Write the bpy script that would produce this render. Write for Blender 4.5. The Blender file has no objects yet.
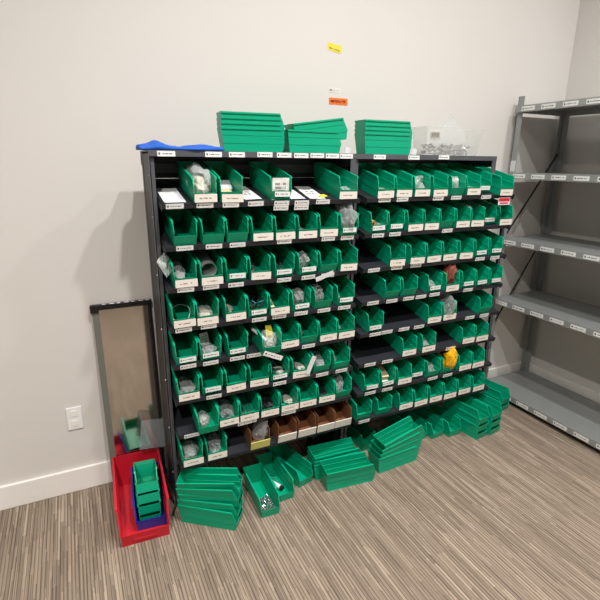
import bpy, bmesh, math, random
from mathutils import Vector, Matrix, noise
random.seed(7)
S = bpy.context.scene
COL = S.collection
R = math.radians
TILT = R(13)

# ------------------------------------------------------------------ materials
def nt(name):
    m = bpy.data.materials.new(name); m.use_nodes = True
    t = m.node_tree; b = t.nodes['Principled BSDF']
    return m, t, b
def lin(c):
    return tuple(((v/255+.055)/1.055)**2.4 if v/255 > .04045 else v/255/12.92 for v in c)+(1,)
def simple(name, rgb, rough=.5, metal=0, spec=.5, vary=0, scale=30, bump=0, bscale=200):
    m, t, b = nt(name)
    b.inputs['Base Color'].default_value = lin(rgb); b.inputs['Roughness'].default_value = rough
    b.inputs['Metallic'].default_value = metal; b.inputs['Specular IOR Level'].default_value = spec
    tc = t.nodes.new('ShaderNodeTexCoord')
    if vary:
        n = t.nodes.new('ShaderNodeTexNoise'); n.inputs['Scale'].default_value = scale; n.inputs['Detail'].default_value = 4
        t.links.new(tc.outputs['Object'], n.inputs['Vector'])
        r = t.nodes.new('ShaderNodeMapRange'); r.inputs['To Min'].default_value = 1-vary; r.inputs['To Max'].default_value = 1+vary
        t.links.new(n.outputs['Fac'], r.inputs['Value'])
        h = t.nodes.new('ShaderNodeHueSaturation'); h.inputs['Color'].default_value = lin(rgb)
        t.links.new(r.outputs['Result'], h.inputs['Value']); t.links.new(h.outputs['Color'], b.inputs['Base Color'])
    if bump:
        n2 = t.nodes.new('ShaderNodeTexNoise'); n2.inputs['Scale'].default_value = bscale; n2.inputs['Detail'].default_value = 3
        t.links.new(tc.outputs['Object'], n2.inputs['Vector'])
        bp = t.nodes.new('ShaderNodeBump'); bp.inputs['Strength'].default_value = bump; bp.inputs['Distance'].default_value = .002
        t.links.new(n2.outputs['Fac'], bp.inputs['Height']); t.links.new(bp.outputs['Normal'], b.inputs['Normal'])
    return m
def plastic_film(name, rgb, fac, rough=.2):
    m, t, b = nt(name)
    b.inputs['Base Color'].default_value = lin(rgb); b.inputs['Roughness'].default_value = rough
    tr = t.nodes.new('ShaderNodeBsdfTransparent'); tr.inputs['Color'].default_value = (.95, .96, .96, 1)
    mx = t.nodes.new('ShaderNodeMixShader'); out = t.nodes['Material Output']
    lw = t.nodes.new('ShaderNodeLayerWeight'); lw.inputs['Blend'].default_value = .35
    mr = t.nodes.new('ShaderNodeMapRange'); mr.inputs['To Min'].default_value = fac*.6; mr.inputs['To Max'].default_value = min(1, fac*1.9)
    t.links.new(lw.outputs['Facing'], mr.inputs['Value']); t.links.new(mr.outputs['Result'], mx.inputs['Fac'])
    t.links.new(tr.outputs[0], mx.inputs[1]); t.links.new(b.outputs[0], mx.inputs[2]); t.links.new(mx.outputs[0], out.inputs[0])
    return m
def paper_print(name, paper, ink, bar, square=None, ny=1):
    """paper with rows of small illegible print; coordinates are the paper's own (generated)."""
    m, t, b = nt(name); b.inputs['Roughness'].default_value = .6
    tc = t.nodes.new('ShaderNodeTexCoord'); sx = t.nodes.new('ShaderNodeSeparateXYZ'); t.links.new(tc.outputs['Generated'], sx.inputs[0])
    def M(op, a, b_=None, c=None):
        n = t.nodes.new('ShaderNodeMath'); n.operation = op
        for i, v in enumerate((a, b_, c)):
            if v is None: continue
            if isinstance(v, (int, float)): n.inputs[i].default_value = v
            else: t.links.new(v, n.inputs[i])
        return n.outputs[0]
    def within(v, lo, hi): return M('MULTIPLY', M('GREATER_THAN', v, lo), M('LESS_THAN', v, hi))
    X, Z = sx.outputs['X'], sx.outputs['Z']
    info = t.nodes.new('ShaderNodeObjectInfo')
    cell = M('FLOOR', M('MULTIPLY', X, 26)); wn = t.nodes.new('ShaderNodeTexWhiteNoise'); wn.noise_dimensions = '2D'
    cb = t.nodes.new('ShaderNodeCombineXYZ'); t.links.new(cell, cb.inputs[0]); t.links.new(M('ADD', M('MULTIPLY', info.outputs['Random'], 50), M('FLOOR', M('MULTIPLY', Z, ny*2))), cb.inputs[1])
    t.links.new(cb.outputs[0], wn.inputs['Vector'])
    row = within(M('FRACT', M('MULTIPLY', M('SUBTRACT', Z, bar[2]), ny/(bar[3]-bar[2]))), .15, .85)
    mask = M('MULTIPLY', M('MULTIPLY', within(X, bar[0], bar[1]), within(Z, bar[2], bar[3])), M('MULTIPLY', row, M('GREATER_THAN', wn.outputs['Value'], .3)))
    if square:
        mask = M('MAXIMUM', mask, M('MULTIPLY', within(X, square[0], square[1]), within(Z, square[2], square[3])))
    mx = t.nodes.new('ShaderNodeMix'); mx.data_type = 'RGBA'
    mx.inputs['A'].default_value = lin(paper); mx.inputs['B'].default_value = lin(ink)
    t.links.new(mask, mx.inputs['Factor']); t.links.new(mx.outputs['Result'], b.inputs['Base Color'])
    return m

M = {}
M['green'] = simple('green_plastic', (0, 160, 120), .38, spec=.38, vary=.06, scale=12)
M['red'] = simple('red_plastic', (196, 28, 46), .3, vary=.05, scale=10)
M['blue'] = simple('blue_plastic', (14, 44, 150), .35, vary=.05, scale=10)
M['steel_dark'] = simple('dark_enamel_steel', (32, 34, 40), .5, vary=.1, scale=20)
M['post'] = simple('grey_enamel_steel', (78, 80, 86), .45, vary=.12, scale=15)
M['grey_steel'] = simple('galvanised_grey_steel', (150, 153, 152), .45, metal=.25, vary=.1, scale=12)
M['white'] = simple('white_trim_paint', (236, 233, 228), .45, vary=.02)
M['plate'] = simple('white_switch_plastic', (236, 236, 236), .3)
M['tag'] = paper_print('ticket_paper', (226, 226, 224), (70, 70, 74), (.22, .86, .36, .62), (.07, .16, .3, .7))
M['label'] = paper_print('label_paper', (226, 220, 210), (150, 128, 116), (.2, .74, .36, .6))
M['small'] = paper_print('small_label_paper', (218, 219, 217), (96, 96, 98), (.2, .85, .36, .64), (.06, .14, .3, .7))
M['card'] = paper_print('printed_card', (226, 224, 220), (140, 138, 138), (.12, .8, .3, .8), None, 3)
M['grey_print'] = paper_print('grey_printed_paper', (168, 164, 154), (100, 98, 92), (.08, .92, .2, .85), None, 4)
M['white_paper'] = simple('white_paper', (212, 213, 216), .7, vary=.03)
M['beige_paper'] = simple('kraft_beige_paper', (206, 188, 150), .7, vary=.12, scale=25)
M['yellow_note'] = paper_print('yellow_note_paper', (232, 214, 70), (120, 110, 40), (.12, .85, .15, .45))
M['orange_note'] = paper_print('orange_label_paper', (240, 112, 26), (110, 44, 14), (.08, .9, .2, .75))
M['mini_note'] = paper_print('small_wall_label_paper', (222, 219, 214), (160, 140, 128), (.35, .9, .35, .6), (.1, .3, .25, .75))
M['redsign'] = simple('red_sticker', (200, 24, 44), .4)
M['brown'] = simple('brown_cardboard', (118, 74, 42), .75, vary=.1, scale=18, bump=.2)
M['white_card'] = simple('white_coated_cardboard', (214, 212, 204), .6, vary=.05, scale=18)
M['lime_card'] = simple('yellow_green_card', (190, 188, 104), .6, vary=.05)
M['film'] = plastic_film('clear_plastic_film', (206, 212, 212), .34)
M['film_hazy'] = plastic_film('hazy_plastic_film', (186, 190, 188), .45, .35)
M['film_thin'] = plastic_film('thin_clear_film', (226, 230, 230), .2)
M['film_bright'] = plastic_film('bright_clear_film', (232, 238, 236), .34)
M['cream'] = simple('cream_parts', (222, 216, 196), .5, vary=.25, scale=50)
M['flap'] = plastic_film('milky_plastic_sheet', (196, 198, 202), .36, .3)
M['box_clear'] = plastic_film('clear_plastic_box', (236, 234, 228), .22, .15)
M['grey'] = simple('grey_parts', (104, 106, 106), .5, vary=.35, scale=60)
M['pale'] = simple('pale_parts', (184, 180, 170), .6, vary=.3, scale=70)
M['dark'] = simple('dark_rubber', (22, 23, 26), .55, vary=.2)
M['black_film'] = simple('black_plastic_film', (14, 14, 16), .25)
M['tan'] = simple('tan_tape', (206, 160, 92), .5, vary=.1)
M['rust'] = simple('red_brown_foam', (132, 70, 58), .7, vary=.15, scale=40)
M['yellow'] = simple('yellow_bubble_film', (240, 178, 24), .35, vary=.12, scale=60, bump=.6, bscale=90)
M['metal'] = simple('bright_zinc', (200, 202, 205), .25, metal=.9)
M['cyan'] = simple('cyan_plastic', (70, 170, 190), .5)
M['cloth'] = simple('blue_cloth', (20, 86, 182), .8, vary=.12, scale=40, bump=.5, bscale=260)
M['mirror'] = simple('mirror_glass', (198, 195, 190), .09, metal=1)
M['stile'] = simple('grey_green_stile', (128, 130, 122), .45, metal=.3, vary=.06)
M['chip'] = simple('chipped_black_paint', (18, 18, 20), .4)
M['wall'] = simple('white_wall_paint', (215, 211, 206), .7, spec=.25, vary=.012, scale=2.2, bump=.08, bscale=120)
M['ceiling'] = simple('grey_ceiling_tile', (150, 150, 150), .8, vary=.03, scale=6)

def carpet():
    m, t, b = nt('striped_loop_carpet'); b.inputs['Roughness'].default_value = .95; b.inputs['Specular IOR Level'].default_value = .1
    tc = t.nodes.new('ShaderNodeTexCoord'); sx = t.nodes.new('ShaderNodeSeparateXYZ'); t.links.new(tc.outputs['Object'], sx.inputs[0])
    def Mth(op, a, b_=None):
        n = t.nodes.new('ShaderNodeMath'); n.operation = op
        for i, v in enumerate((a, b_)):
            if v is None: continue
            if isinstance(v, (int, float)): n.inputs[i].default_value = v
            else: t.links.new(v, n.inputs[i])
        return n.outputs[0]
    def stripes(w, ln, seed):
        i = Mth('FLOOR', Mth('DIVIDE', Mth('ADD', sx.outputs['X'], seed), w))
        w1 = t.nodes.new('ShaderNodeTexWhiteNoise'); w1.noise_dimensions = '1D'; t.links.new(i, w1.inputs['W'])
        j = Mth('FLOOR', Mth('ADD', Mth('DIVIDE', sx.outputs['Y'], ln), Mth('MULTIPLY', w1.outputs['Value'], 9)))
        cb = t.nodes.new('ShaderNodeCombineXYZ'); t.links.new(i, cb.inputs[0]); t.links.new(j, cb.inputs[1])
        w2 = t.nodes.new('ShaderNodeTexWhiteNoise'); w2.noise_dimensions = '2D'; t.links.new(cb.outputs[0], w2.inputs['Vector'])
        return w2.outputs['Value']
    a = stripes(.0048, .2, 3.3); c = stripes(.0144, .34, 7.1)
    v = Mth('ADD', Mth('MULTIPLY', a, .6), Mth('MULTIPLY', c, .4))
    r = t.nodes.new('ShaderNodeValToRGB'); t.links.new(v, r.inputs['Fac'])
    e = r.color_ramp.elements
    e[0].position = .08; e[0].color = lin((116, 103, 92)); e[1].position = .95; e[1].color = lin((172, 156, 139))
    for p, k in ((.34, (128, 114, 100)), (.55, (142, 127, 112)), (.74, (154, 138, 122))):
        q = e.new(p); q.color = lin(k)
    n = t.nodes.new('ShaderNodeTexNoise'); n.inputs['Scale'].default_value = 420; n.inputs['Detail'].default_value = 2
    t.links.new(tc.outputs['Object'], n.inputs['Vector'])
    mr = t.nodes.new('ShaderNodeMapRange'); mr.inputs['To Min'].default_value = .8; mr.inputs['To Max'].default_value = 1.2; t.links.new(n.outputs['Fac'], mr.inputs['Value'])
    h = t.nodes.new('ShaderNodeHueSaturation'); t.links.new(r.outputs['Color'], h.inputs['Color']); t.links.new(mr.outputs['Result'], h.inputs['Value'])
    gr = Mth('MULTIPLY', Mth('LESS_THAN', Mth('FRACT', Mth('DIVIDE', Mth('ADD', sx.outputs['X'], 9.0), .0144)), .28), .55)
    mg = t.nodes.new('ShaderNodeMix'); mg.data_type = 'RGBA'; mg.blend_type = 'MULTIPLY'; mg.inputs['B'].default_value = (.22,.2,.19,1)
    t.links.new(gr, mg.inputs['Factor']); t.links.new(h.outputs['Color'], mg.inputs['A']); t.links.new(mg.outputs['Result'], b.inputs['Base Color'])
    bp = t.nodes.new('ShaderNodeBump'); bp.inputs['Strength'].default_value = .5; bp.inputs['Distance'].default_value = .003
    t.links.new(n.outputs['Fac'], bp.inputs['Height']); t.links.new(bp.outputs['Normal'], b.inputs['Normal'])
    return m
M['carpet'] = carpet()

# ------------------------------------------------------------------ object helpers
def link(name, me, mat=None, parent=None, mw=None):
    o = bpy.data.objects.new(name, me); COL.objects.link(o)
    if mat is not None and me is not None and not me.materials: me.materials.append(mat)
    if parent: o.parent = parent
    if mw is not None: o.matrix_basis = mw
    return o
def mesh(bm, name, smooth=False):
    bmesh.ops.recalc_face_normals(bm, faces=bm.faces)
    me = bpy.data.meshes.new(name); bm.to_mesh(me); bm.free()
    if smooth:
        for p in me.polygons: p.use_smooth = True
    return me
def box(bm, x0, x1, y0, y1, z0, z1, mw=None):
    v = [bm.verts.new(Vector(p) if mw is None else mw @ Vector(p)) for p in
         ((x0,y0,z0),(x1,y0,z0),(x1,y1,z0),(x0,y1,z0),(x0,y0,z1),(x1,y0,z1),(x1,y1,z1),(x0,y1,z1))]
    for f in ((0,3,2,1),(4,5,6,7),(0,1,5,4),(1,2,6,5),(2,3,7,6),(3,0,4,7)): bm.faces.new([v[i] for i in f])
def bx(name, dims, mat, parent=None, mw=None, bev=0):
    bm = bmesh.new(); box(bm, *dims)
    if bev: bmesh.ops.bevel(bm, geom=bm.edges[:], offset=bev, segments=2, affect='EDGES', profile=.5)
    return link(name, mesh(bm, name), mat, parent, mw)
def tube(bm, pts, r, seg=6, closed=False):
    pts = [Vector(p) for p in pts]; n = len(pts); rings = []
    for i, p in enumerate(pts):
        a = pts[(i-1) % n] if closed or i > 0 else p; c = pts[(i+1) % n] if closed or i < n-1 else p
        d = (c-a).normalized(); u = d.cross(Vector((0,0,1)))
        if u.length < .1: u = d.cross(Vector((1,0,0)))
        u.normalize(); w = d.cross(u)
        rings.append([bm.verts.new(p+u*(r*math.cos(2*math.pi*k/seg))+w*(r*math.sin(2*math.pi*k/seg))) for k in range(seg)])
    for i in range(n if closed else n-1):
        A, B = rings[i], rings[(i+1) % n]
        for k in range(seg): bm.faces.new((A[k], A[(k+1)%seg], B[(k+1)%seg], B[k]))
    if not closed:
        bm.faces.new(rings[0][::-1]); bm.faces.new(rings[-1])
def tag(o, label, cat, group=None, kind=None):
    if label: o['label'] = label
    if cat: o['category'] = cat
    if group: o['group'] = group
    if kind: o['kind'] = kind
    return o
def struct(o): o['kind'] = 'structure'; return o
def empty(name, loc=(0,0,0), rz=0):
    o = bpy.data.objects.new(name, None); COL.objects.link(o); o.location = loc; o.rotation_euler = (0,0,rz); o.empty_display_size = .05
    return o
def mat4(x, y, z, rz=0, rx=0):
    return Matrix.Translation((x,y,z)) @ Matrix.Rotation(rz,4,'Z') @ Matrix.Rotation(rx,4,'X')

# ------------------------------------------------------------------ room
struct(bx('floor', (-5.0,2.88,-8.6,.46,-.06,0), M['carpet']))
struct(bx('wall_back', (-5.05,2.95,.444,.54,0,4.2), M['wall']))
struct(bx('wall_right', (2.87,2.97,-8.6,.444,0,4.2), M['wall']))
struct(bx('wall_left', (-5.1,-5.0,-8.6,.444,0,4.2), M['wall']))
struct(bx('wall_front', (-5.0,2.87,-8.7,-8.6,0,4.2), M['wall']))
struct(bx('ceiling', (-5.1,2.97,-8.7,.54,4.2,4.3), M['ceiling']))
struct(bx('baseboard_back', (-5.0,2.87,.428,.444,0,.13), M['white'], bev=.003))
struct(bx('baseboard_right', (2.854,2.87,-8.6,.428,0,.13), M['white'], bev=.003))

# ------------------------------------------------------------------ bins
def bin_mesh(W, L, H, lip, t, cut=.024, taper=.008, steps=4, name='shelf_bin', btap=.014, flange=True):
    lv = []
    for k in range(steps):
        z0, z1 = H*k/steps, H*(k+1)/steps
        i0 = taper*(1-k/(steps-.0)); i1 = i0 - taper/steps*.25
        lv += [(z0 if k == 0 else z0+.0012, i0), (z1-.0004, i1)]
    lv = [(z, i+.0024 if flange else i) for z, i in lv]; lv[-1] = (H-.0085, lv[-1][1]); lv += [(H-.0078, 0), (H, 0)]
    # add a level exactly at the lip
    def ins(z):
        for (a, ia), (b, ib) in zip(lv, lv[1:]):
            if a <= z <= b: return ia+(ib-ia)*(z-a)/max(b-a,1e-9)
        return 0
    lv = sorted([l for l in lv if abs(l[0]-lip) > .002]+[(lip, ins(lip))])
    bm = bmesh.new()
    def fy(z): return .003+.009*(1-z/lip) if z <= lip else .003+(z-lip)/(H-lip)*cut
    def by(z): return L-btap*(1-z/H)
    O, I = [], []
    for z, i in lv:
        h = W/2-i
        O.append([bm.verts.new(p) for p in ((-h,fy(z),z),(-h,by(z),z),(h,by(z),z),(h,fy(z),z))])
        zi = max(z, t); h2 = W/2-max(i, .0)-t
        f2 = fy(zi)+t if z <= lip else fy(z)
        if z >= H-.008: h2 = W/2-.0024-taper/steps*.75-t
        hf = h2-.0022 if z > lip else h2
        I.append([bm.verts.new(p) for p in ((-hf,f2,zi),(-h2,by(z)-t,zi),(h2,by(z)-t,zi),(hf,f2,zi))])
    F = bm.faces.new
    for k in range(len(lv)-1):
        a, b, c, d = O[k], O[k+1], I[k], I[k+1]; closed = lv[k+1][0] <= lip+1e-6
        for q in range(3):
            F((a[q],b[q],b[q+1],a[q+1])); F((c[q+1],d[q+1],d[q],c[q]))
        if closed: F((a[3],b[3],b[0],a[0])); F((c[0],d[0],d[3],c[3]))
        else: F((a[0],c[0],d[0],b[0])); F((a[3],b[3],d[3],c[3]))
        if abs(lv[k+1][0]-lip) < 1e-6: F((b[3],d[3],d[0],b[0]))
    F(O[0][::-1]); F(I[0])
    for q in range(3): F((O[-1][q],I[-1][q],I[-1][q+1],O[-1][q+1]))
    return mesh(bm, name)
BIN = bin_mesh(.1080, .297, .102, .045, .0016, taper=.0058, steps=3)
BIN.materials.append(M['green'])
def plate_mesh(w, h, name, mat, curl=0):
    bm = bmesh.new(); box(bm, -w/2, w/2, -.0012, 0, -h/2, h/2); me = mesh(bm, name); me.materials.append(mat); return me
LAB = {'B': plate_mesh(.095, .034, 'paper_label', M['label']), 'S': plate_mesh(.074, .022, 'small_paper_label', M['small'])}
LPOS = {'B': (-.0012, .0205, -.16), 'S': (.0012, .031, -.20)}     # y, z, lean on the lip face
TICK = plate_mesh(.072, .021, 'shelf_ticket', M['tag'])

def place_bin(mw, label, group, lab=None, jig=0):
    o = link('shelf_bin', BIN, None, None, mw)
    tag(o, label, 'bin', group)
    if lab:
        y, z, a = LPOS[lab]
        zz = z+random.uniform(-.002,.002)
        p = link('paper_label', LAB[lab], None, o, Matrix.Translation((random.uniform(-.004,.004), y, zz)) @ Matrix.Rotation(random.uniform(-.03,.03),4,'Y') @ Matrix.Rotation(LPOS[lab][2],4,'X'))
        p['label'] = 'large printed paper label' if lab == 'B' else 'small printed paper label'
    return o

# ------------------------------------------------------------------ racks
ZL = [1.556,1.382,1.203,1.024,.847,.672,.497,.327]
ZS = [z-.045 for z in ZL]
def rack(name, label, x0, x1, top_x1, left_panel, tickets, top_tickets, right_post_top):
    r = empty(name, ((x0+x1)/2, .24, 0)); tag(r, label, 'shelving rack', 'dark bin racks')
    inv = Matrix.Translation((-(x0+x1)/2, -.24, 0))
    def ang(bm, x, y, sx, sy, z1, pw=.018):          # an L-angle post
        box(bm, min(x,x+sx*pw), max(x,x+sx*pw), min(y,y+sy*.003), max(y,y+sy*.003), 0, z1)
        box(bm, min(x,x+sx*.003), max(x,x+sx*.003), min(y,y+sy*.03), max(y,y+sy*.03), 0, z1)
    for x, y, sx, sy, zt in ((x0-.022,.085,1,1,1.714),(x0-.022,.312,1,-1,1.714),(x1+(.012 if left_panel else .05),.085,-1,1,right_post_top),(x1+(.012 if left_panel else .05),.312,-1,-1,1.5)):
        bm = bmesh.new(); ang(bm, x, y, sx, sy, zt)
        me = mesh(bm, 'corner_post'); link('corner_post', me, M['post'], r, inv)
    if left_panel:
        p = bx('side_panel', (x0-.020,x0-.017,.09,.309,.02,1.708), M['steel_dark'], r, inv)
        for z in (.2,.45,.7,.95,1.2,1.45,1.62):
            bm = bmesh.new(); bmesh.ops.create_uvsphere(bm, u_segments=8, v_segments=5, radius=.005, matrix=Matrix.Translation((x0-.0225,.10,z)))
            link('bolt', mesh(bm, 'bolt'), M['metal'], r, inv)
    bx('back_panel', (x0-.012, min(x1,1.885), .306,.309, .28, 1.60), M['steel_dark'], r, inv)
    bx('back_rail', (x0-.012, min(x1,1.885), .300,.306, 1.625, 1.665), M['post'], r, inv)
    bx('back_rail', (x0-.012, min(x1,1.885), .306,.309, 1.602, 1.712), M['steel_dark'], r, inv)
    bm = bmesh.new(); box(bm, x0-.024, top_x1, .075, .317, 1.714, 1.72); box(bm, x0-.024, top_x1, .072, .078, 1.696, 1.72); box(bm, x0-.024, top_x1, .312, .317, 1.66, 1.72); box(bm, top_x1-.003, top_x1, .078, .312, 1.66, 1.72); box(bm, top_x1-.03, top_x1, .074, .078, 1.60, 1.70)
    t = link('top_shelf', mesh(bm, 'top_shelf'), M['post'], r, inv)
    for x in top_tickets: link('shelf_ticket', TICK, None, t, Matrix.Translation((x, .0715, 1.708+random.uniform(-.002,.002))))
    for k, z in enumerate(ZS):
        sh_m = inv @ mat4(0, 0, z-.0008, 0, TILT)
        bm = bmesh.new()
        box(bm, x0, x1, .0, .305, -.003, 0); box(bm, x0, x1, -.001, .003, -.019, 0); box(bm, x0, x1, .302, .305, -.03, .004)
        box(bm, x0, x0+.003, .003, .302, -.03, 0); box(bm, x1-.003, x1, .003, .302, -.03, 0)
        s = link('sloping_shelf', mesh(bm, 'sloping_shelf'), M['steel_dark'], r, sh_m)
        for x in tickets[k]:
            dz = 0
            if isinstance(x, tuple): x, dz = x
            link('shelf_ticket', TICK, None, s, Matrix.Translation((x, -.0016, -.0085+dz+random.uniform(-.0015,.0015))) @ Matrix.Rotation(random.uniform(-.02,.02),4,'Y'))
    return r

# rows of bins: (x, label flag, ticket below?, y offset, what is in it)
N = None
ROWS = {'left': [
 [(.164,'B',1,0,'bag_big'),(.278,'B',1,0,'packets'),(.508,'S',1,0,'card'),(.854,'B',0,0,'roll')],
 [(.073,N,1,0,N),(.192,N,1,0,N),(.300,N,1,0,N),(.415,'B',0,0,N),(.528,'B',1,0,N),(.640,'B',0,0,'pale_bit'),(.753,'B',1,0,'paper_tall'),(.865,'S',1,-.005,'bag_huge')],
 [(.062,'B',1,0,'bag_side'),(.177,'B',1,0,'film_roll'),(.291,'S',1,0,N),(.403,'B',0,0,'grey_bit'),(.523,'S',1,0,'rods_dark'),(.645,'S',1,0,'bag_grey'),(.760,N,1,0,N),(.872,'B',0,0,N)],
 [(.045,'B',1,0,'loop'),(.152,'B',1,0,'pale_bits'),(.281,'B',0,0,'pale_bit'),(.389,'S',1,0,'wires'),(.496,'B',1,0,'pale_strip'),(.613,'S',1,0,'bag_mesh'),(.733,N,1,0,'bag_grey'),(.862,'S',1,0,'pale_bit')],
 [(.047,'S',1,0,N),(.157,'S',1,0,'bag_paper'),(.286,'S',1,0,N),(.442,N,1,-.035,'mixed'),(.551,'B',0,0,N),(.658,N,1,0,'grey_bit'),(.765,'B',0,0,N),(.872,'B',0,0,'pale_bit')],
 [(.047,'B',0,0,'ring'),(.158,'S',1,0,N),(.273,'B',0,0,N),(.392,'B',0,0,N),(.501,'S',1,0,'grey_bits'),(.617,'B',0,0,'grey_bits'),(.737,N,1,0,'bag_low'),(.852,N,1,0,'pale_bit')],
 [(.123,N,0,-.03,'bag_small'),(.230,'B',0,0,'slate_bag'),(.337,'B',1,0,'rods'),(.444,'B',0,0,'black_bits'),(.551,'B',1,0,'grey_bits'),(.658,'B',0,0,N),(.765,'B',0,0,'dark_card'),(.872,N,0,0,'bag_tall')],
 [(.045,'B',0,0,'white_bag'),(.163,'B',0,-.005,'slate_bag')]],
 'right': [
 [(1.069,'B',1,0,'clear_bit'),(1.182,'B',1,0,N),(1.295,'B',0,0,'bag_front'),(1.416,'B',1,0,N),(1.538,N,1,0,'bag_front'),(1.649,'B',0,0,'clear_bit'),(1.758,'S',1,.03,N),(1.882,'B',0,-.02,N)],
 [(1.041,'S',1,0,'tan_roll'),(1.150,'S',1,0,N),(1.267,'B',0,0,'dark_part'),(1.381,'B',0,0,N),(1.489,N,1,0,N),(1.598,'B',0,0,N),(1.706,'B',0,0,'clear_edge'),(1.815,'S',0,.015,N),(1.927,'B',0,0,N)],
 [(1.170,'B',1,0,N),(1.301,'B',1,0,N),(1.416,'B',0,0,N),(1.530,'B',0,0,N),(1.646,'B',0,0,N),(1.765,'S',1,0,N),(1.884,'S',1,0,N)],
 [(1.155,N,1,0,N),(1.269,N,1,0,N),(1.442,'S',1,0,'bag_low'),(1.567,'B',0,0,'rust_bag'),(1.690,'S',1,0,N),(1.799,'S',0,0,N),(1.911,'S',0,0,N)],
 [(1.058,'S',1,0,N),(1.459,'B',0,0,N),(1.574,'B',0,0,'bag_huge'),(1.854,N,1,0,N)],
 [(1.296,'B',0,0,'grey_bit'),(1.438,'B',0,0,'blue_grey_bits'),(1.739,'B',0,0,N),(1.849,'B',0,0,'dark_roll')],
 [(1.052,'S',1,0,N),(1.167,'S',1,0,'carton'),(1.277,'B',0,0,N),(1.386,'S',0,.015,N),(1.494,N,1,0,'bag_low'),(1.612,N,1,0,'yellow_bag'),(1.737,'B',0,0,N),(1.848,'B',0,0,N)],
 [(1.012,N,1,0,N),(1.152,N,0,0,N),(1.305,'B',0,0,N),(1.415,'B',0,0,'brown_paper'),(1.530,'B',0,0,N),(1.642,'B',0,-.005,'film_strip'),(1.757,'B',0,0,'white_bits'),(1.875,'B',0,0,N)]]}
EXTRA = {'left': {0:[.038,.387,(.508,-.022),.610,(.610,-.022),.719],4:[.364],6:[.048,.31,.543]},
         'right': {2:[1.026],3:[1.032,1.35],4:[1.134,1.249,1.354,1.737],5:[1.035,1.15,1.61],6:[]}}
def tickets(side, lo, hi):
    out = []
    for k, row in enumerate(ROWS[side]):
        ts = [x+random.uniform(-.006,.006) for x, f, t, dy, c in row if t]+EXTRA[side].get(k, [])
        out.append([(min(max(x[0],lo),hi), x[1]) if isinstance(x, tuple) else min(max(x,lo),hi) for x in ts])
    return out
rack('bin_rack', 'dark steel rack of sloping bin shelves next to the leaning mirror panel', -.013, .925, .938, True, tickets('left',.025,.895),
     [.031,.227,.33,.46,.553,.639,.722,.803,.880], 1.714)
rack('bin_rack', 'dark steel rack of sloping bin shelves next to the grey shelving', .962, 1.978, 1.878, False, tickets('right',1.01,1.955), [1.073,1.286,1.487], 1.49)

# ------------------------------------------------------------------ contents
def lump_mesh(name, dx, dy, dz, seed, amp=.28, freq=2.2, sub=3, flat=True):
    bm = bmesh.new(); bmesh.ops.create_icosphere(bm, subdivisions=sub, radius=1)
    for v in bm.verts:
        d = v.co.normalized(); p = d*freq+Vector((seed*3.1, seed*1.7, seed))
        k = 1+amp*(noise.noise(p)+.7*abs(noise.noise(p*2.3))-.2+.4*abs(noise.noise(p*5)))
        q = d*k; v.co = Vector((q.x*dx, q.y*dy, max(q.z, -.75 if flat else -2)*dz+.75*dz))
    return mesh(bm, name)
SEED = [0]
def seed(): SEED[0] += 1; return SEED[0]
def lump(name, dims, mat, mw, parent=None, amp=.28, freq=2.2):
    return link(name, lump_mesh(name, *dims, seed(), amp, freq), M[mat], parent, mw)
def T(x, y, z, rz=0, rx=0, ry=0):
    return Matrix.Translation((x,y,z)) @ Matrix.Rotation(rz,4,'Z') @ Matrix.Rotation(rx,4,'X') @ Matrix.Rotation(ry,4,'Y')
def sheet_mesh(name, w, h, seed_, amp=.004, th=.0008, nx=8, ny=8, bend=0):
    """a slightly crumpled sheet in its own xz plane, given real thickness"""
    bm = bmesh.new(); g = [[None]*(ny+1) for _ in range(nx+1)]; k = [[None]*(ny+1) for _ in range(nx+1)]
    for i in range(nx+1):
        for j in range(ny+1):
            x = (i/nx-.5)*w; z = j/ny*h; y = amp*2*noise.noise(Vector((x*30+seed_*5, z*30, seed_)))+bend*(z/h)**2
            g[i][j] = bm.verts.new((x,y,z)); k[i][j] = bm.verts.new((x,y+th,z))
    for i in range(nx):
        for j in range(ny):
            bm.faces.new((g[i][j],g[i+1][j],g[i+1][j+1],g[i][j+1])); bm.faces.new((k[i][j],k[i][j+1],k[i+1][j+1],k[i+1][j]))
    for i in range(nx):
        bm.faces.new((g[i][0],k[i][0],k[i+1][0],g[i+1][0])); bm.faces.new((g[i][ny],g[i+1][ny],k[i+1][ny],k[i][ny]))
    for j in range(ny):
        bm.faces.new((g[0][j],g[0][j+1],k[0][j+1],k[0][j])); bm.faces.new((g[nx][j],k[nx][j],k[nx][j+1],g[nx][j+1]))
    return mesh(bm, name)
def sheet(name, w, h, mat, mw, parent=None, amp=.004, bend=0):
    return link(name, sheet_mesh(name, w, h, seed(), amp, bend=bend), M[mat], parent, mw)
def wad(bm, n, sx, sy, sz, smin, smax):
    for _ in range(n):
        s = random.uniform(smin, smax); m = T(random.uniform(-sx,sx), random.uniform(-sy,sy), random.uniform(0,sz)+s*.5, random.uniform(0,3), random.uniform(-.6,.6), random.uniform(-.6,.6))
        box(bm, -s, s, -s*.45, s*.45, -s*.3, s*.3, m)
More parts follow.
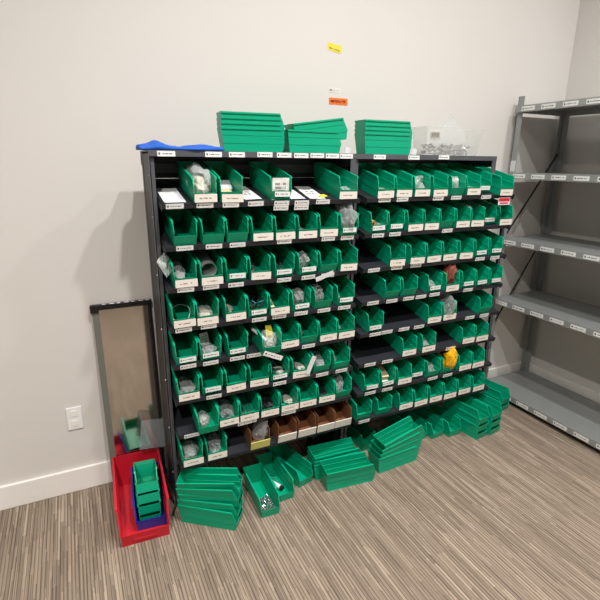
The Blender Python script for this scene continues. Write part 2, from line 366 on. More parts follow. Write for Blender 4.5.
def cyl(name, r, L, mat, mw, parent=None, hollow=0, seg=16):
    bm = bmesh.new(); o = []
    def ring(rad, y): return [bm.verts.new((rad*math.cos(2*math.pi*k/seg), y, rad*math.sin(2*math.pi*k/seg))) for k in range(seg)]
    a, b = ring(r,0), ring(r,L)
    for k in range(seg): bm.faces.new((a[k],a[(k+1)%seg],b[(k+1)%seg],b[k]))
    if hollow:
        c, d = ring(hollow,0), ring(hollow,L)
        for k in range(seg):
            q = (k+1)%seg
            bm.faces.new((c[q],c[k],d[k],d[q])); bm.faces.new((a[q],a[k],c[k],c[q])); bm.faces.new((b[k],b[q],d[q],d[k]))
    else: bm.faces.new(a[::-1]); bm.faces.new(b)
    return link(name, mesh(bm, name), M[mat], parent, mw)

def bag(mw, label, dims, film='film', inner='grey', pos=(0,.09,.004), rot=0, group=None, ins=.72, amp=.28):
    o = lump('plastic_bag', dims, film, mw @ T(*pos, rot), None, amp); tag(o, label, 'plastic bag', group)
    if inner:
        c = lump('bagged_parts', (dims[0]*ins, dims[1]*ins, dims[2]*ins*.8), inner, T(0,0,.001), o, .35, 3.5); c['label'] = 'the parts seen through the bag'
    return o
DESC = {}          # how a bin's look is told from its contents
def fill(kind, mw, where):
    w = where
    L = lambda s: f'{s} in the {w}'
    if kind in ('bag_big',):
        bag(mw, L('crumpled clear bag of pale bits'), (.047,.122,.070), 'film_bright', 'cream', (0,.128,.003)); return 'heaped with a clear bag'
    if kind == 'packets':
        for k, (m, a) in enumerate((('beige_paper',.1),('white_paper',-.15))):
            o = bx('paper_packet', (-.036,.036,0,.10,0,.012), M[m], None, mw @ T(0,.03+.085*k,.003+.014*k,a,.12), .003); tag(o, L(('beige' if k == 0 else 'white')+' paper packet'), 'packet')
        return 'holding paper packets'
    if kind == 'card':
        o = sheet('printed_card', .082, .095, 'card', mw @ T(0,.012,.003,.03,-.12), None, .0015); tag(o, L('white printed card standing'), 'card'); return 'with a white card standing in front'
    if kind == 'roll':
        o = cyl('paper_roll', .02, .22, 'white_paper', mw @ T(-.024,.05,.024,-.05,.08), None, .016); tag(o, L('long white paper roll'), 'paper roll')
        bag(mw, L('clear bag of bright metal bits'), (.026,.04,.022), 'film', 'metal', (.018,.06,.003)); return 'holding a paper roll'
    if kind == 'pale_bit':
        o = lump('paper_packet', (.024,.035,.013), 'pale', mw @ T(-.012,.10,.003,.3), None, .3); tag(o, L('small pale paper packet'), 'packet'); return 'with one pale packet'
    if kind == 'paper_tall':
        o = sheet('folded_paper', .034, .085, 'white_paper', mw @ T(-.034,.06,.012,1.2,-.1,.3), None, .006); tag(o, L('crumpled white paper leaf'), 'paper'); return 'with a white paper leaf'
    if kind == 'bag_huge':
        bag(mw, L('bulging clear bag of grey parts'), (.047,.085,.078), 'film', 'grey', (0,.080,.004), 0, None, .72, .34); return 'filled by a bulging clear bag'
    if kind == 'bag_side':
        bag(mw, L('hazy clear bag of grey parts'), (.03,.10,.034), 'film_hazy', 'grey', (-.014,.12,.003))
        o = sheet('plastic_wrapper', .07, .085, 'film_bright', mw @ T(-.052,.055,.050,.75,-.35,-.3), None, .007); tag(o, L('pale plastic wrapper hung over a side').replace(' in the ',' of the '), 'wrapper'); return 'with a wrapper over its side'
    if kind == 'film_roll':
        o = cyl('film_tube', .038, .21, 'film_hazy', mw @ T(0,.06,.043), None, .034, 20); tag(o, L('grey translucent film tube'), 'tube'); return 'holding a translucent tube'
    if kind in ('grey_bit','grey_bits'):
        n = 1 if kind == 'grey_bit' else 3
        for k in range(n):
            o = lump('wrapped_part', (.024,.034,.014), 'grey' if k != 1 else 'pale', mw @ T((-.016,.018,-.004)[k],(.10,.07,.15)[k],.003,.4*k), None, .35); tag(o, L(('small grey wrapped part','pale wrapped part','grey wrapped part at the back')[k]), 'wrapped part')
        return 'with grey wrapped parts' if n > 1 else 'with one grey part'
    if kind in ('rods','rods_dark'):
        for k in range(4):
            o = cyl('metal_rod', .003, .17, 'metal' if kind == 'rods' else 'grey', mw @ T(-.024+.014*k,.03+.008*(k%2),.007,.10-.07*k,.10+.03*(k%2)), None, 0, 8)
            tag(o, L(('bright' if kind == 'rods' else 'dull grey')+' metal rod'), 'rod', 'rods in the '+w)
        return 'holding metal rods'
    if kind == 'bag_grey':
        bag(mw, L('standing grey plastic bag'), (.038,.045,.05), 'film_hazy', 'grey', (-.006,.08,.003)); return 'with a grey bag'
    if kind == 'bag_mesh':
        bag(mw, L('hazy bag of dark mesh'), (.04,.05,.05), 'film_hazy', 'dark', (0,.075,.003)); return 'with a hazy dark bag'
    if kind == 'loop':
        bm = bmesh.new(); tube(bm, [(.042*math.cos(a)*(1+.1*math.sin(3*a)), .075+.052*math.sin(a), .03+.018*math.sin(a+.4)) for a in [2*math.pi*i/28 for i in range(28)]], .0016, 6, True)
        o = link('cable_loop', mesh(bm,'cable_loop',True), M['white_paper'], None, mw); tag(o, L('thin white cable loop'), 'cable'); return 'with a white cable loop'
    if kind == 'pale_bits':
        bag(mw, L('clear bag of beige bits'), (.038,.06,.022), 'film', 'beige_paper', (0,.08,.003)); return 'with a bag of beige bits'
    if kind == 'wires':
        bm = bmesh.new()
        for k in range(7):
            ph = random.uniform(0,6); tube(bm, [(.036*math.sin(a*1.3+ph), .08+.06*math.cos(a+ph*.7), .02+.045*abs(math.sin(a*.8+ph))) for a in [i*.33 for i in range(22)]], .0018, 5)
        o = link('tangled_wire', mesh(bm,'tangled_wire',True), M['dark'], None, mw); tag(o, L('black tangled wire'), 'wire')
        bm = bmesh.new(); tube(bm, [(-.02+.012*i, .05+.01*math.sin(i), .055+.01*math.cos(i*1.4)) for i in range(6)], .002, 5)
        c = link('cyan_lead', mesh(bm,'cyan_lead',True), M['cyan'], o); c['label'] = 'cyan lead'; return 'full of black wire'
    if kind == 'pale_strip':
        o = bx('beige_strip', (-.016,.016,0,.15,0,.01), M['beige_paper'], None, mw @ T(-.018,.05,.004,-.1,.1), .003); tag(o, L('flat beige strip'), 'strip'); return 'with a beige strip'
    if kind == 'bag_paper':
        bag(mw, L('clear bag of small parts'), (.036,.04,.024), 'film', 'grey', (0,.06,.003))
        o = sheet('printed_card', .045, .07, 'card', mw @ T(.0,.10,.012,.25,-.35), None, .002); tag(o, L('grey printed card'), 'card'); return 'with a card and a bag'
    if kind == 'mixed':
        bag(mw, L('clear bag with white and yellow scraps'), (.042,.05,.05), 'film', 'pale', (0,.065,.003))
        o = sheet('yellow_sleeve', .04, .085, 'yellow_note', mw @ T(.012,.06,.03,.4,-.5,.2), None, .004); tag(o, L('bent yellow sleeve'), 'sleeve')
        o = cyl('white_tube', .008, .10, 'white_paper', mw @ T(-.018,.035,.062,.5,.25), None, .006, 12); tag(o, L('short white tube'), 'tube'); return 'heaped with yellow and white scraps'
    if kind == 'ring':
        bm = bmesh.new(); tube(bm, [(.011*math.cos(a), .13+.011*math.sin(a), .028) for a in [2*math.pi*i/16 for i in range(16)]], .004, 6, True)
        o = link('rubber_ring', mesh(bm,'rubber_ring',True), M['grey'], None, mw); tag(o, L('small grey ring'), 'ring')
        bag(mw, L('dark low bag'), (.04,.06,.02), 'film_hazy', 'dark', (0,.08,.003)); return 'with a small ring'
    if kind == 'bag_low':
        bag(mw, L('low clear bag of grey parts'), (.038,.07,.03), 'film', 'grey', (0,.09,.003)); return 'with a low clear bag'
    if kind == 'bag_small':
        bag(mw, L('small grey clear bag'), (.03,.042,.03), 'film_hazy', 'pale', (-.008,.085,.003)); return 'with a small grey bag'
    if kind == 'slate_bag':
        bag(mw, L('dark slate plastic bag'), (.04,.075,.034), 'film', 'dark', (0,.10,.003)); return 'with a slate bag'
    if kind == 'black_bits':
        o = lump('rubber_part', (.036,.06,.022), 'dark', mw @ T(0,.09,.003), None, .4, 4); tag(o, L('black rubber part'), 'rubber part'); return 'with a black part'
    if kind == 'dark_card':
        o = bx('slate_card', (-.036,.036,0,.14,0,.003), M['dark'], None, mw @ T(0,.05,.006,.05,.22), .001); tag(o, L('flat dark card'), 'card'); return 'with a dark card'
    if kind == 'bag_tall':
        bag(mw, L('tall clear bag leaning out'), (.032,.05,.055), 'film', 'pale', (-.006,.075,.003), 0, None, .5); return 'with a tall clear bag'
    if kind == 'white_bag':
        bag(mw, L('white translucent bag'), (.038,.05,.034), 'film_hazy', 'white_paper', (0,.075,.003)); return 'with a white bag'
    if kind == 'clear_bit':
        bag(mw, L('thin clear empty bag'), (.03,.04,.02), 'film_thin', None, (0,.04,.004)); return 'with a thin clear bag'
    if kind == 'bag_front':
        o = sheet('plastic_bag', .078, .085, 'film', mw @ T(.002,.03,.016,.05,-.55), None, .008); tag(o, L('clear bag poking up'), 'plastic bag'); return 'with a clear bag poking up'
    if kind == 'tan_roll':
        o = cyl('tape_roll', .024, .03, 'tan', mw @ T(-.008,.05,.027,.25), None, .014, 20); tag(o, L('tan tape roll'), 'tape roll')
        bag(mw, L('small clear bag'), (.016,.03,.016), 'film', 'grey', (.032,.07,.003)); return 'with a tan tape roll'
    if kind == 'dark_part':
        o = bx('dark_bracket', (-.012,.012,0,.13,0,.016), M['dark'], None, mw @ T(.006,.03,.004,.25,.18), .003); tag(o, L('dark bracket with white end'), 'bracket')
        bx('bracket_end', (-.010,.010,-.006,0,.002,.014), M['white_paper'], o, None, .001); return 'with a dark bracket'
    if kind == 'clear_edge':
        o = sheet('plastic_bag', .10, .07, 'film', mw @ T(-.042,.075,.04,1.5,-.1), None, .003); tag(o, L('clear film along one side'), 'plastic bag'); return 'with clear film at one side'
    if kind == 'rust_bag':
        o = lump('foam_bag', (.040,.042,.074), 'rust', mw @ T(.004,.070,.016,.2,.1), None, .36); tag(o, L('red-brown foam bag sticking up'), 'bag'); return 'with a red-brown bag'
    if kind == 'blue_grey_bits':
        bag(mw, L('clear bag of dark bits'), (.036,.06,.022), 'film', 'grey', (0,.08,.003)); return 'with a bag of dark bits'
    if kind == 'dark_roll':
        o = cyl('dark_roll', .014, .17, 'dark', mw @ T(-.004,.04,.020,.0,.16), None, .009, 14); tag(o, L('dark tube'), 'tube'); return 'with a dark tube'
    if kind == 'carton':
        o = bx('small_carton', (-.022,.022,0,.16,0,.03), M['beige_paper'], None, mw @ T(.004,.045,.016,-.1,.20), .002); tag(o, L('long beige carton'), 'carton')
        bx('carton_flap', (-.021,.021,-.014,0,.0,.002), M['white_card'], o); return 'with a long beige carton'
    if kind == 'yellow_bag':
        o = lump('bubble_bag', (.040,.036,.082), 'yellow', mw @ T(.012,.030,.022,.0,.0), None, .26); tag(o, L('yellow bubble bag sticking out'), 'bag')
        o = cyl('white_roll', .034, .14, 'white_paper', mw @ T(-.012,.085,.044,.0,.1), None, .029, 18); tag(o, L('white film roll behind yellow bag'), 'roll'); return 'with a yellow bag'
    if kind == 'brown_paper':
        o = sheet('brown_wrapper', .05, .09, 'tan', mw @ T(-.01,.05,.006,.6,-.9), None, .006); tag(o, L('brown paper wrapper'), 'wrapper'); return 'with a brown wrapper'
    if kind == 'film_strip':
        o = sheet('paper_flap', .085, .03, 'card', mw @ T(-.004,.002,-.020,.0,.0,-.05), None, .001); tag(o, L('white flap hanging in front').replace(' in the ',' of the '), 'flap'); return 'with a hanging white flap'
    if kind == 'white_bits':
        o = lump('wrapped_part', (.02,.03,.014), 'white_paper', mw @ T(-.006,.09,.003), None, .4); tag(o, L('small white wrapped part'), 'wrapped part'); return 'with a white part'
    raise ValueError(kind)

ORD = ['first','second','third','fourth','fifth','sixth','seventh','eighth','ninth']
RN = ['top','second','third','fourth','fifth','sixth','seventh','bottom']
for side in ('left','right'):
    for r, row in enumerate(ROWS[side]):
        for k, (x, lab, tk, dy, c) in enumerate(row):
            dy += random.uniform(-.003,.003)
            mw = mat4(x, 0, ZS[r], 0, TILT) @ T(0, dy, 0, random.uniform(-.012,.012))
            where = f'{ORD[k]} bin, {RN[r]} row, {side} rack'
            look = fill(c, mw, where) if c else ('empty, large label' if lab == 'B' else 'empty, small label' if lab == 'S' else 'empty, no label')
            place_bin(mw, f'green bin {look}, {ORD[k]} from left, {RN[r]} row, {side} rack', f'green bins on the {side} rack', lab)

# loose papers on the top row's bare shelf of the left rack
def on_shelf(r, x, y, z=.0006, rz=0): return mat4(x, 0, ZS[r], 0, TILT) @ T(0, y, z, rz)
for x, y, w, d, m, lab, rz in ((.044,.015,.088,.20,'white_paper','white sheet on bare shelf beside the mirror-end post, top row',0),
                           (.388,.03,.08,.20,'card','printed white sheet on bare shelf between second and third top-row bins',.05),
                           (.60,.02,.075,.22,'white_paper','white sheet on bare shelf just past the white-card bin',0),
                           (.70,.015,.08,.20,'card','printed pale sheet beside the paper-roll bin on bare shelf',-.04)):
    o = link('paper_sheet', sheet_mesh('paper_sheet', w, d, seed(), .0006), M[m], None, on_shelf(0, x, y, .0025, rz) @ Matrix.Rotation(-math.pi/2,4,'X'))
    tag(o, lab, 'paper', 'papers on the bare top row shelf')
o = bx('yellow_slip', (-.02,.02,0,.03,0,.0012), M['yellow_note'], None, on_shelf(0, .745, .03, .005, .4)); tag(o, 'small yellow slip on bare shelf beside the paper-roll bin', 'paper')

# loose hanging tickets
def plate(name, w, h, mat, mw, label, cat, th=.0012):
    bm = bmesh.new(); box(bm, -w/2, w/2, -th, 0, -h/2, h/2); o = link(name, mesh(bm, name), M[mat], None, mw); return tag(o, label, cat)
plate('loose_ticket', .10, .022, 'white_paper', T(.728,-.018,1.150,0,.1,.30 if False else -.30), 'white ticket hanging askew under seventh bin of third row, left rack', 'ticket')
plate('loose_ticket', .105, .024, 'tag', T(.443,-.048,.795,0,.1,.45), 'white ticket dangling askew under the bin of yellow scraps', 'ticket')
plate('loose_ticket', .026, .10, 'white_paper', T(.664,-.012,.690,0,.05,.38), 'white ticket standing upright on sixth bin of sixth row, left rack', 'ticket')
o = plate('red_white_sticker', .09, .04, 'white_paper', T(1.85,-.040,1.478,0,0), 'red and white sticker hung under last bin of the right rack top row', 'sticker')
bx('red_band', (-.042,.042,-.0022,-.0012,.000,.018), M['redsign'], o); bx('red_print', (-.032,.032,-.0022,-.0012,-.013,-.006), M['redsign'], o)

# ------------------------------------------------------------------ cardboard bins of the bottom row, left rack
CB = {}
def carton_bin(x, front, label):
    mw = on_shelf(7, x, -.004, .0)
    e = empty('cardboard_bin'); e.matrix_basis = mw; tag(e, label, 'bin', 'cardboard bins on the left rack')
    if 'b' not in CB:
        bm = bmesh.new(); box(bm,-.051,.051,.002,.29,0,.002)
        for s in (-1,1):                                   # side walls, the front corner cut
            p = [(.004,.002),(.004,.05),(.02,.10),(.29,.10),(.29,.002)]
            a = [bm.verts.new((s*.051,y,z)) for y,z in p]; b = [bm.verts.new((s*.0485,y,z)) for y,z in p]
            bm.faces.new(a); bm.faces.new(b[::-1])
            for i in range(5): j = (i+1)%5; bm.faces.new((a[i],b[i],b[j],a[j]))
        box(bm,-.0485,.0485,.287,.29,.002,.10); CB['b'] = mesh(bm,'carton_body')
    link('carton_body', CB['b'], M['brown'], e)
    f = bx('front_lip', (-.0515,.0515,-.001,.004,.0,.045), M[front], e); f['label'] = 'white front lip' if front == 'white_card' else 'yellow-green front lip'
    return mw
mw = carton_bin(.387, 'lime_card', 'brown cardboard bin with yellow-green front lip, bottom row')
o = lump('plastic_bag', (.03,.045,.07), 'film', mw @ T(.006,.07,.004,.3,.1,.25), None, .3); tag(o, 'clear bag standing tall in the yellow-green fronted cardboard bin', 'plastic bag')
for x, l in ((.537,'beside the yellow-green one'),(.652,'second of the white-fronted four'),(.765,'third of the white-fronted four'),(.872,'at the rack junction')):
    carton_bin(x, 'white_card', 'brown cardboard bin with white front lip, bottom row, '+l)

# ------------------------------------------------------------------ nests of bins on top and on the floor
def nest(front, back_dir, n, pitch, label, group, fan=(), z=0, jig=.02, yaw=None, roll=(), slide=()):
    """front = (x, y) of the front bottom middle; bins nested one in the next; fan tilts the fronts up about the back."""
    rz = R(back_dir-90); out = []
    for k in range(n):
        a = R(fan[k]) if k < len(fan) else 0
        y = yaw[k] if yaw else (random.uniform(-jig,jig) if k else 0)
        m = mat4(front[0], front[1], z, rz) @ T(0,.283,pitch*k+.0005) @ Matrix.Rotation(y,4,'Z') @ Matrix.Rotation(-a,4,'X') @ Matrix.Rotation(-R(roll[k] if k < len(roll) else 0),4,'Y') @ T(0,-.283-(slide[k] if k < len(slide) else 0),0)
        pos = 'single' if n == 1 else ('lowest' if k == 0 else 'topmost' if k == n-1 else ('middle' if n == 3 else ORD[k]+' from bottom'))
        out.append((place_bin(m, ('green bin, ' if n == 1 else f'green bin, {pos} of ')+label, group), m))
    return out
GT, GF = 'spare green bins on top of the racks', 'spare green bins on the floor'
ZT = 1.7205
nest((.590,.178), 174, 4, .0215, 'the nest on the left rack behind the blue cloth', GT, z=ZT, jig=.006)
nest((.898,.198), 181, 1, .03, 'lying level in the middle of the rack tops', GT, z=ZT)
nest((.945,.205), 180, 1, .03, 'propped slanting in the middle of the rack tops', GT, fan=(8,), z=ZT+.030)
nest((1.330,.195), 178, 4, .021, 'the nest on the right rack beside the clear box', GT, z=ZT, jig=.006)
nest((.222,-.163), 142.5, 5, .034, 'the floor nest at the mirror end of the racks', GF, yaw=(0,.05,.16,.10,.17), fan=(0,1,0,3,2), roll=(0,1,3,4,6))
A = nest((.372,-.182), 88, 1, .03, 'holding loose screws on the floor beside the first nest', GF)[0][1]
B = nest((.484,-.112), 91, 1, .03, 'holding a white tube on the floor, second of three slanting', GF)[0][1]
C = nest((.636,-.045), 104, 1, .03, 'empty on the floor under the cardboard bins', GF)[0][1]
nest((1.000,-.117), 174.4, 2, .028, 'the front floor nest below the rack junction', GF, roll=(1,7))
nest((.985,-.002), 175.7, 3, .026, 'the floor nest tucked behind the two-bin nest', GF, roll=(0,2,4))
nest((1.329,-.067), 183.0, 4, .027, 'the fanned floor nest below the rack junction', GF, fan=(0,4,8,11.5), yaw=(0,.01,.0,.0), roll=(0,1,3,4), slide=(0,.015,.03,.05))
nest((1.130,.085), 92, 1, .03, 'standing endwise under the racks behind the fanned nest', GF)
nest((1.480,.03), 94, 1, .03, 'half hidden on the floor behind the fanned nest', GF)
nest((1.598,.008), 95, 1, .03, 'empty on the floor beyond the fanned nest', GF)
nest((1.710,-.022), 91, 1, .03, 'empty on the floor beside the paired stacks', GF)
nest((1.848,-.115), 97, 3, .052, 'the nearer of the paired floor stacks', GF, jig=.004)
nest((1.963,-.113), 97, 3, .052, 'the farther of the paired floor stacks', GF, jig=.004)
nest((2.115,.10), 98, 1, .03, 'on the floor between paired stacks and grey shelving', GF)
nest((2.258,.075), 98, 2, .05, 'the low stack against the grey shelving', GF)
# screws: uncountable
bm = bmesh.new()
for k in range(170):
    m = A @ T(random.uniform(-.036,.036), random.uniform(.02,.14), random.uniform(.006,.018), random.uniform(0,6.3), random.uniform(-.5,.5))
    tubeseg = [m @ Vector((0,0,0)), m @ Vector((0,.012,0))]; tube(bm, tubeseg, .0018, 5)
    tube(bm, [m @ Vector((0,-.003,0)), m @ Vector((0,0,0))], .0038, 6)
o = link('loose_screws', mesh(bm,'loose_screws'), M['metal']); tag(o, 'loose bright screws in the floor bin beside the first nest', 'screws', kind='stuff')
o = cyl('white_tube', .013, .085, 'white_paper', B @ T(.012,.09,.018,.5,.05), None, .009, 14); tag(o, 'short white tube with dark print in the second slanting floor bin', 'tube')
cyl('tube_cap', .0134, .014, 'dark', T(0,-.010,0), o, 0, 14)
for k in range(5):
    o = cyl('metal_rod', .0022, .05, 'metal', B @ T(.012+.006*(k%3),.12+.03*k,.005,.4*k), None, 0, 6); tag(o, 'short bright rod in the floor bin with the white tube', 'rod', 'rods in the floor bin')
# black bag under the rack
o = lump('black_plastic_bag', (.13,.07,.075), 'black_film', T(.90,.24,0,.1), None, .3); tag(o, 'black plastic bag on the floor under the cardboard bins', 'bag')

# ------------------------------------------------------------------ red and blue bins by the mirror
RED = bin_mesh(.236, .475, .175, .062, .0035, .05, .012, 3, 'red_shelf_bin', .02); RED.materials.append(M['red'])
rm = mat4(-.205,-.088,0,R(-3)); o = link('large_shelf_bin', RED, None, None, rm); tag(o, 'large red plastic bin on the floor in front of the mirror panel', 'bin')
bx('lip_slot', (-.05,.05,-.0012,.0005,-.010,.010), M['red'], o, T(0,.0078,.034,0,-.145))
BLUE = bin_mesh(.160, .345, .125, .058, .003, .035, .008, 3, 'blue_shelf_bin'); BLUE.materials.append(M['blue'])
o = link('medium_shelf_bin', BLUE, None, None, mat4(-.165,-.02,.0045,R(-5))); tag(o, 'blue plastic bin standing inside the large red bin', 'bin')
gm = mat4(-.169,.012,.0085,R(-4))
for k, (pz, a) in enumerate(((0,0),(.02,8),(.04,16),(.06,24))):
    m = gm @ T(0,.255,pz) @ Matrix.Rotation(-R(a),4,'X') @ T(0,-.255,0) @ Matrix.Diagonal((1,.91,1,1))
    place_bin(m, f"green bin, {('lowest','second','third','topmost')[k]} of the nest fanned inside the blue bin", 'green bins nested in the blue bin')

# ------------------------------------------------------------------ mirror panel leaning on the wall, and the film flap
lean = math.asin((.427-.388)/1.0)
pm = Matrix.Translation((-.170,.386,.001)) @ Matrix.Rotation(-lean,4,'X')
e = empty('leaning_mirror_panel'); e.matrix_basis = pm; tag(e, 'tall narrow mirror panel leaning on the wall behind the red bin', 'mirror panel')
W2 = .138
bx('mirror_pane', (-W2+.03,W2-.010,.002,.008,.012,.975), M['mirror'], e)
bx('wide_stile', (-W2,-W2+.03,-.002,.012,0,.985), M['stile'], e)
bx('narrow_stile', (W2-.010,W2,-.002,.012,0,.985), M['chip'], e)
bx('bottom_bar', (-W2+.03,W2-.010,-.001,.012,0,.012), M['chip'], e)
bx('backing_board', (-W2+.004,W2-.004,.0085,.016,.006,.98), M['stile'], e)
tb = bx('top_bar', (-W2-.006,W2+.004,-.008,.016,.978,1.004), M['chip'], e, None, .002)
for k in range(7):
    x = -.09+.034*k; bx('paint_chip', (x,x+.016+.006*(k%2),-.0085,.004,1.0035,1.0045), M['white'], tb)
bx('bar_end', (-W2-.008,-W2+.03,-.011,.016,.966,1.000), M['chip'], tb)
o = sheet('plastic_flap', .140, .16, 'flap', T(-.095,.325,.215,.10,-.1,.16), None, .002); 
bm = bmesh.new()
tag(o, 'translucent plastic flap between the red bin and the rack', 'plastic sheet')

# ------------------------------------------------------------------ things on top of the racks and on the wall
bm = bmesh.new(); nx, ny = 40, 12; G = []
for s in (0,1):
    G.append([])
    for i in range(nx+1):
        col = []
        for j in range(ny+1):
            u, v = i/nx, j/ny
            wv = .045+.030*math.sin(u*3.1+.5)
            x = -.068+.345*u; y = .092+wv*(v-.1)*2.2+.012*math.sin(7*u)
            h = .004+.020*abs(math.sin(u*5.2+v*1.4))*(.4+.6*math.sin(math.pi*v))+.008*noise.noise(Vector((u*6,v*4,2)))+(.018*math.exp(-((u-.22)/.08)**2))
            h = max(h*.8, .003)*math.sin(math.pi*min(1,max(0,.08+v*.84)))**.5
            drop = .012*max(0,(.14-u)/.14)
            col.append(bm.verts.new((x, y, 1.7208+(h+.006 if s else .0)+drop*0)))
        G[s].append(col)
for i in range(nx):
    for j in range(ny):
        bm.faces.new((G[1][i][j],G[1][i+1][j],G[1][i+1][j+1],G[1][i][j+1])); bm.faces.new((G[0][i][j],G[0][i][j+1],G[0][i+1][j+1],G[0][i+1][j]))
for i in range(nx):
    for j in (0,ny): bm.faces.new((G[0][i][j],G[0][i+1][j],G[1][i+1][j],G[1][i][j]))
for j in range(ny):
    for i in (0,nx): bm.faces.new((G[0][i][j],G[0][i][j+1],G[1][i][j+1],G[1][i][j]))
o = link('folded_cloth', mesh(bm,'folded_cloth',True), M['cloth']); tag(o, 'folded blue cloth on the mirror-end corner of the rack top', 'cloth')

e = empty('clear_storage_box', (1.645,.235,ZT)); tag(e, 'clear plastic box of small parts on top of the right rack', 'box')
bm = bmesh.new(); hb, ht, db, dt, H = .190,.205,.055,.068,.150
def rg(hx,hy,z): return [bm.verts.new(p) for p in ((-hx,-hy,z),(hx,-hy,z),(hx,hy,z),(-hx,hy,z))]
a, b, c, d = rg(hb,db,0), rg(ht,dt,H), rg(ht-.002,dt-.002,H), rg(hb-.002,db-.002,.002)
for q in range(4):
    p = (q+1)%4; bm.faces.new((a[q],a[p],b[p],b[q])); bm.faces.new((b[q],b[p],c[p],c[q])); bm.faces.new((c[q],c[p],d[p],d[q]))
bm.faces.new(a[::-1]); bm.faces.new(d)
link('box_wall', mesh(bm,'box_wall'), M['box_clear'], e)
l = bx('printed_label', (-.178,-.115,-.0665,-.0655,.090,.122), M['grey_print'], e)
bm = bmesh.new(); wad(bm, 150, .15, .038, .05, .007, .014)
o = link('bagged_hardware', mesh(bm,'bagged_hardware'), M['metal'], None, T(1.645,.235,ZT+.004)); tag(o, 'loose bright hardware heaped inside the clear box', 'hardware', kind='stuff')
o = sheet('plastic_sheet', .19, .24, 'film_thin', T(1.665,.318,ZT+.002,0,-.12,.74) @ T(0,0,0), None, .004); tag(o, 'thin clear plastic sheet standing behind the clear box', 'plastic sheet')
for x, l in ((.900,'small white tag standing at the end of the level bin, rack top'),(1.305,'small white tag standing beside the right rack nest')):
    o = bx('paper_tag', (-.014,.014,-.001,.001,0,.03), M['white_paper'], None, T(x,.10,ZT,0,0,.2)); tag(o, l, 'tag')

WY = .444
plate('sticky_note', .085, .036, 'yellow_note', T(1.009,WY,2.257,0,0,.17), 'yellow paper note with dark writing on the wall, highest of three', 'note')
plate('wall_label', .075, .022, 'mini_note', T(1.014,WY,2.052,0,0), 'small white label with brown mark on the wall above the orange one', 'label')
plate('orange_label', .116, .034, 'orange_note', T(1.040,WY,1.997,0,0), 'orange printed label on the wall above the rack junction', 'label')
o = empty('wall_outlet', (-.447,.4435,.418)); tag(o, 'white electrical outlet plate low on the wall beside the mirror', 'outlet')
bx('cover_plate', (-.036,.036,-.006,0,-.062,.062), M['plate'], o, None, .003)
for z in (-.028,.028): bx('socket', (-.017,.017,-.008,-.006,z-.017,z+.017), M['white'], o, None, .001)

# ------------------------------------------------------------------ grey shelving along the right wall
e = empty('grey_shelving', (2.6,-.2,0)); tag(e, 'grey steel shelving standing against the right wall', 'shelving rack')
gi = Matrix.Translation((-2.6,.2,0))
FX, BX, Y1, Y0 = 2.372, 2.835, .405, -.82
for x, y, sx, sy in ((FX,Y1,1,-1),(BX,Y1,-1,-1),(FX,Y0,1,1),(BX,Y0,-1,1)):
    bm = bmesh.new()
    box(bm, min(x,x+sx*.045), max(x,x+sx*.045), min(y,y+sy*.004), max(y,y+sy*.004), 0, 2.10)
    box(bm, min(x,x+sx*.004), max(x,x+sx*.004), min(y,y+sy*.045), max(y,y+sy*.045), 0, 2.10)
    p = link('slotted_post', mesh(bm,'slotted_post'), M['grey_steel'], e, gi)
    f = bx('post_foot', (min(x,x+sx*.05)-.003, max(x,x+sx*.05)+.003, min(y,y+sy*.05)-.003, max(y,y+sy*.05)+.003, 0, .012), M['grey_steel'], p)
for z in (.075,.745,1.180,1.622,2.04):
    bm = bmesh.new(); box(bm, FX-.018, BX, Y0+.006, Y1-.007, z-.004, z); box(bm, FX-.020, FX-.016, Y0+.006, Y1-.007, z-.040, z+.001); box(bm, BX-.003, BX, Y0+.006, Y1-.007, z-.04, z)
    box(bm, FX-.016, BX-.003, Y1-.010, Y1-.007, z-.04, z); box(bm, FX-.016, BX-.003, Y0+.006, Y0+.009, z-.04, z)
    s = link('steel_shelf', mesh(bm,'steel_shelf'), M['grey_steel'], e, gi)
    for k in range(7):
        y = Y1-.10-.145*k
        t = link('shelf_ticket', TICK, None, s, Matrix.Translation((FX-.0205,y,z-.020)) @ Matrix.Rotation(R(-90),4,'Z') @ Matrix.Diagonal((1.35,1,1.25,1)))
for z0, z1, a, b in ((.52,1.18,FX+.02,BX-.02),(1.18,1.75,FX+.02,BX-.02)):
    bm = bmesh.new(); tube(bm, [(a,Y1-.012,z0),(b,Y1-.012,z1)], .006, 6); link('cross_brace', mesh(bm,'cross_brace'), M['chip'], e, gi)
o = bx('post_label', (-.020,.020,-.0012,0,-.035,.035), M['white_paper'], e, gi @ T(FX-.0005,Y1-.024,1.665,R(-90)))

# ------------------------------------------------------------------ ceiling lights and added fill lights (out of the frame), with lamps
HC = 4.2
def lamp(parent, shape, size, size_y, power, col, z):
    ld = bpy.data.lights.new('lamp_glow','AREA'); ld.shape = shape; ld.size = size; ld.energy = power; ld.color = col
    if size_y: ld.size_y = size_y
    else: ld.spread = R(138)
    lo = bpy.data.objects.new('lamp_glow', ld); COL.objects.link(lo); lo.parent = parent; lo.location = (0,0,z)
def downlight(x, y, power, which, col=(1,.97,.93), size=.13):
    e = empty('ceiling_downlight', (x,y,HC)); tag(e, f'round ceiling downlight above the {which}', 'ceiling light', 'ceiling downlights')
    bm = bmesh.new(); seg = 24
    rr = [[bm.verts.new((r*math.cos(2*math.pi*k/seg), r*math.sin(2*math.pi*k/seg), z)) for k in range(seg)] for r, z in ((size*.5+.02,0),(size*.5+.02,-.012),(size*.5+.003,-.012),(size*.5+.003,0))]
    for i in range(3):
        for k in range(seg): bm.faces.new((rr[i][k],rr[i][(k+1)%seg],rr[i+1][(k+1)%seg],rr[i+1][k]))
    link('trim_ring', mesh(bm,'trim_ring'), M['white'], e)
    lamp(e, 'DISK', size, 0, power, col, -.008)
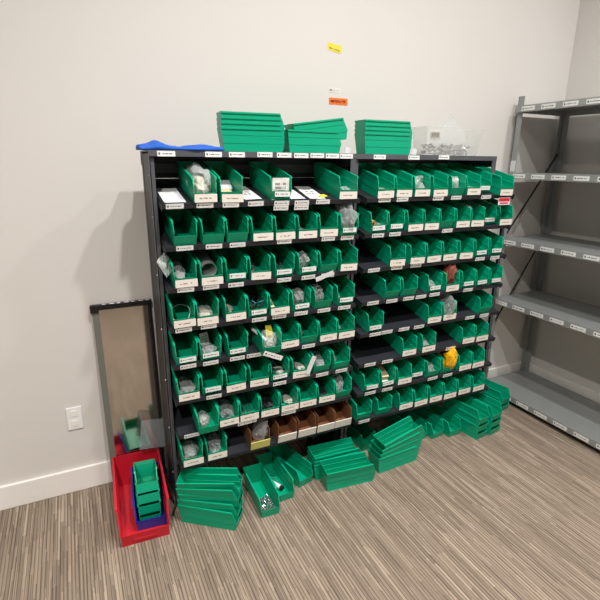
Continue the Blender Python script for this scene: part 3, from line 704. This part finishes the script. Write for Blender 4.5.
def add_fill_panel(x, y, power, which, w=.6, l=1.2, col=(1,.98,.95)):  # unseen panels added behind the viewer for general fill light
    e = empty('unseen_fill_panel', (x,y,HC)); tag(e, f'added white fill light panel {which}', 'ceiling light', 'added fill light panels')
    bm = bmesh.new(); box(bm,-w/2-.03,w/2+.03,-l/2-.03,-l/2,-.02,0); box(bm,-w/2-.03,w/2+.03,l/2,l/2+.03,-.02,0); box(bm,-w/2-.03,-w/2,-l/2,l/2,-.02,0); box(bm,w/2,w/2+.03,-l/2,l/2,-.02,0)
    link('light_frame', mesh(bm,'light_frame'), M['white'], e)
    lamp(e, 'RECTANGLE', w, l, power, col, -.015)
downlight(-1.2,-2.9,125,'wall beside the mirror, added as fill light',(1,.95,.89))  # extra lamp added to fill the wall and soften the rack's shadow
downlight(.34,-1.4,54,'mirror end of the racks',(1,.98,.95))
downlight(1.20,-1.4,50,'middle of the right rack',(1,.99,.97))
downlight(2.45,-1.4,36,'grey shelving',(1,.99,.97))
add_fill_panel(1.2,-5.2,14,'behind the viewer, by the right wall')
add_fill_panel(-1.6,-5.2,14,'behind the viewer, by the left wall')

w = bpy.data.worlds.new('World'); S.world = w; w.use_nodes = True
w.node_tree.nodes['Background'].inputs[0].default_value = (1,1,1,1); w.node_tree.nodes['Background'].inputs[1].default_value = .05

# ------------------------------------------------------------------ camera
cd = bpy.data.cameras.new('camera'); co = bpy.data.objects.new('camera', cd); COL.objects.link(co)
r = Vector((.9009937,-.43372022,.00985487)); u = Vector((.11440393,.25944749,.95895711)); f = Vector((.41847591,.86288688,-.28337985))
m = Matrix((r,u,-f)).transposed().to_4x4(); m.translation = (-.34277844,-1.96003525,1.68192051)
co.matrix_world = m; cd.sensor_width = 36; cd.lens = 469.4/600*36; cd.shift_x = -.0008; cd.clip_start = .05
S.camera = co
S.view_settings.view_transform = 'Standard'; S.view_settings.look = 'None'; S.view_settings.gamma = 1; S.view_settings.exposure = 0
try: S.view_settings.use_curve_mapping = False
except Exception: pass
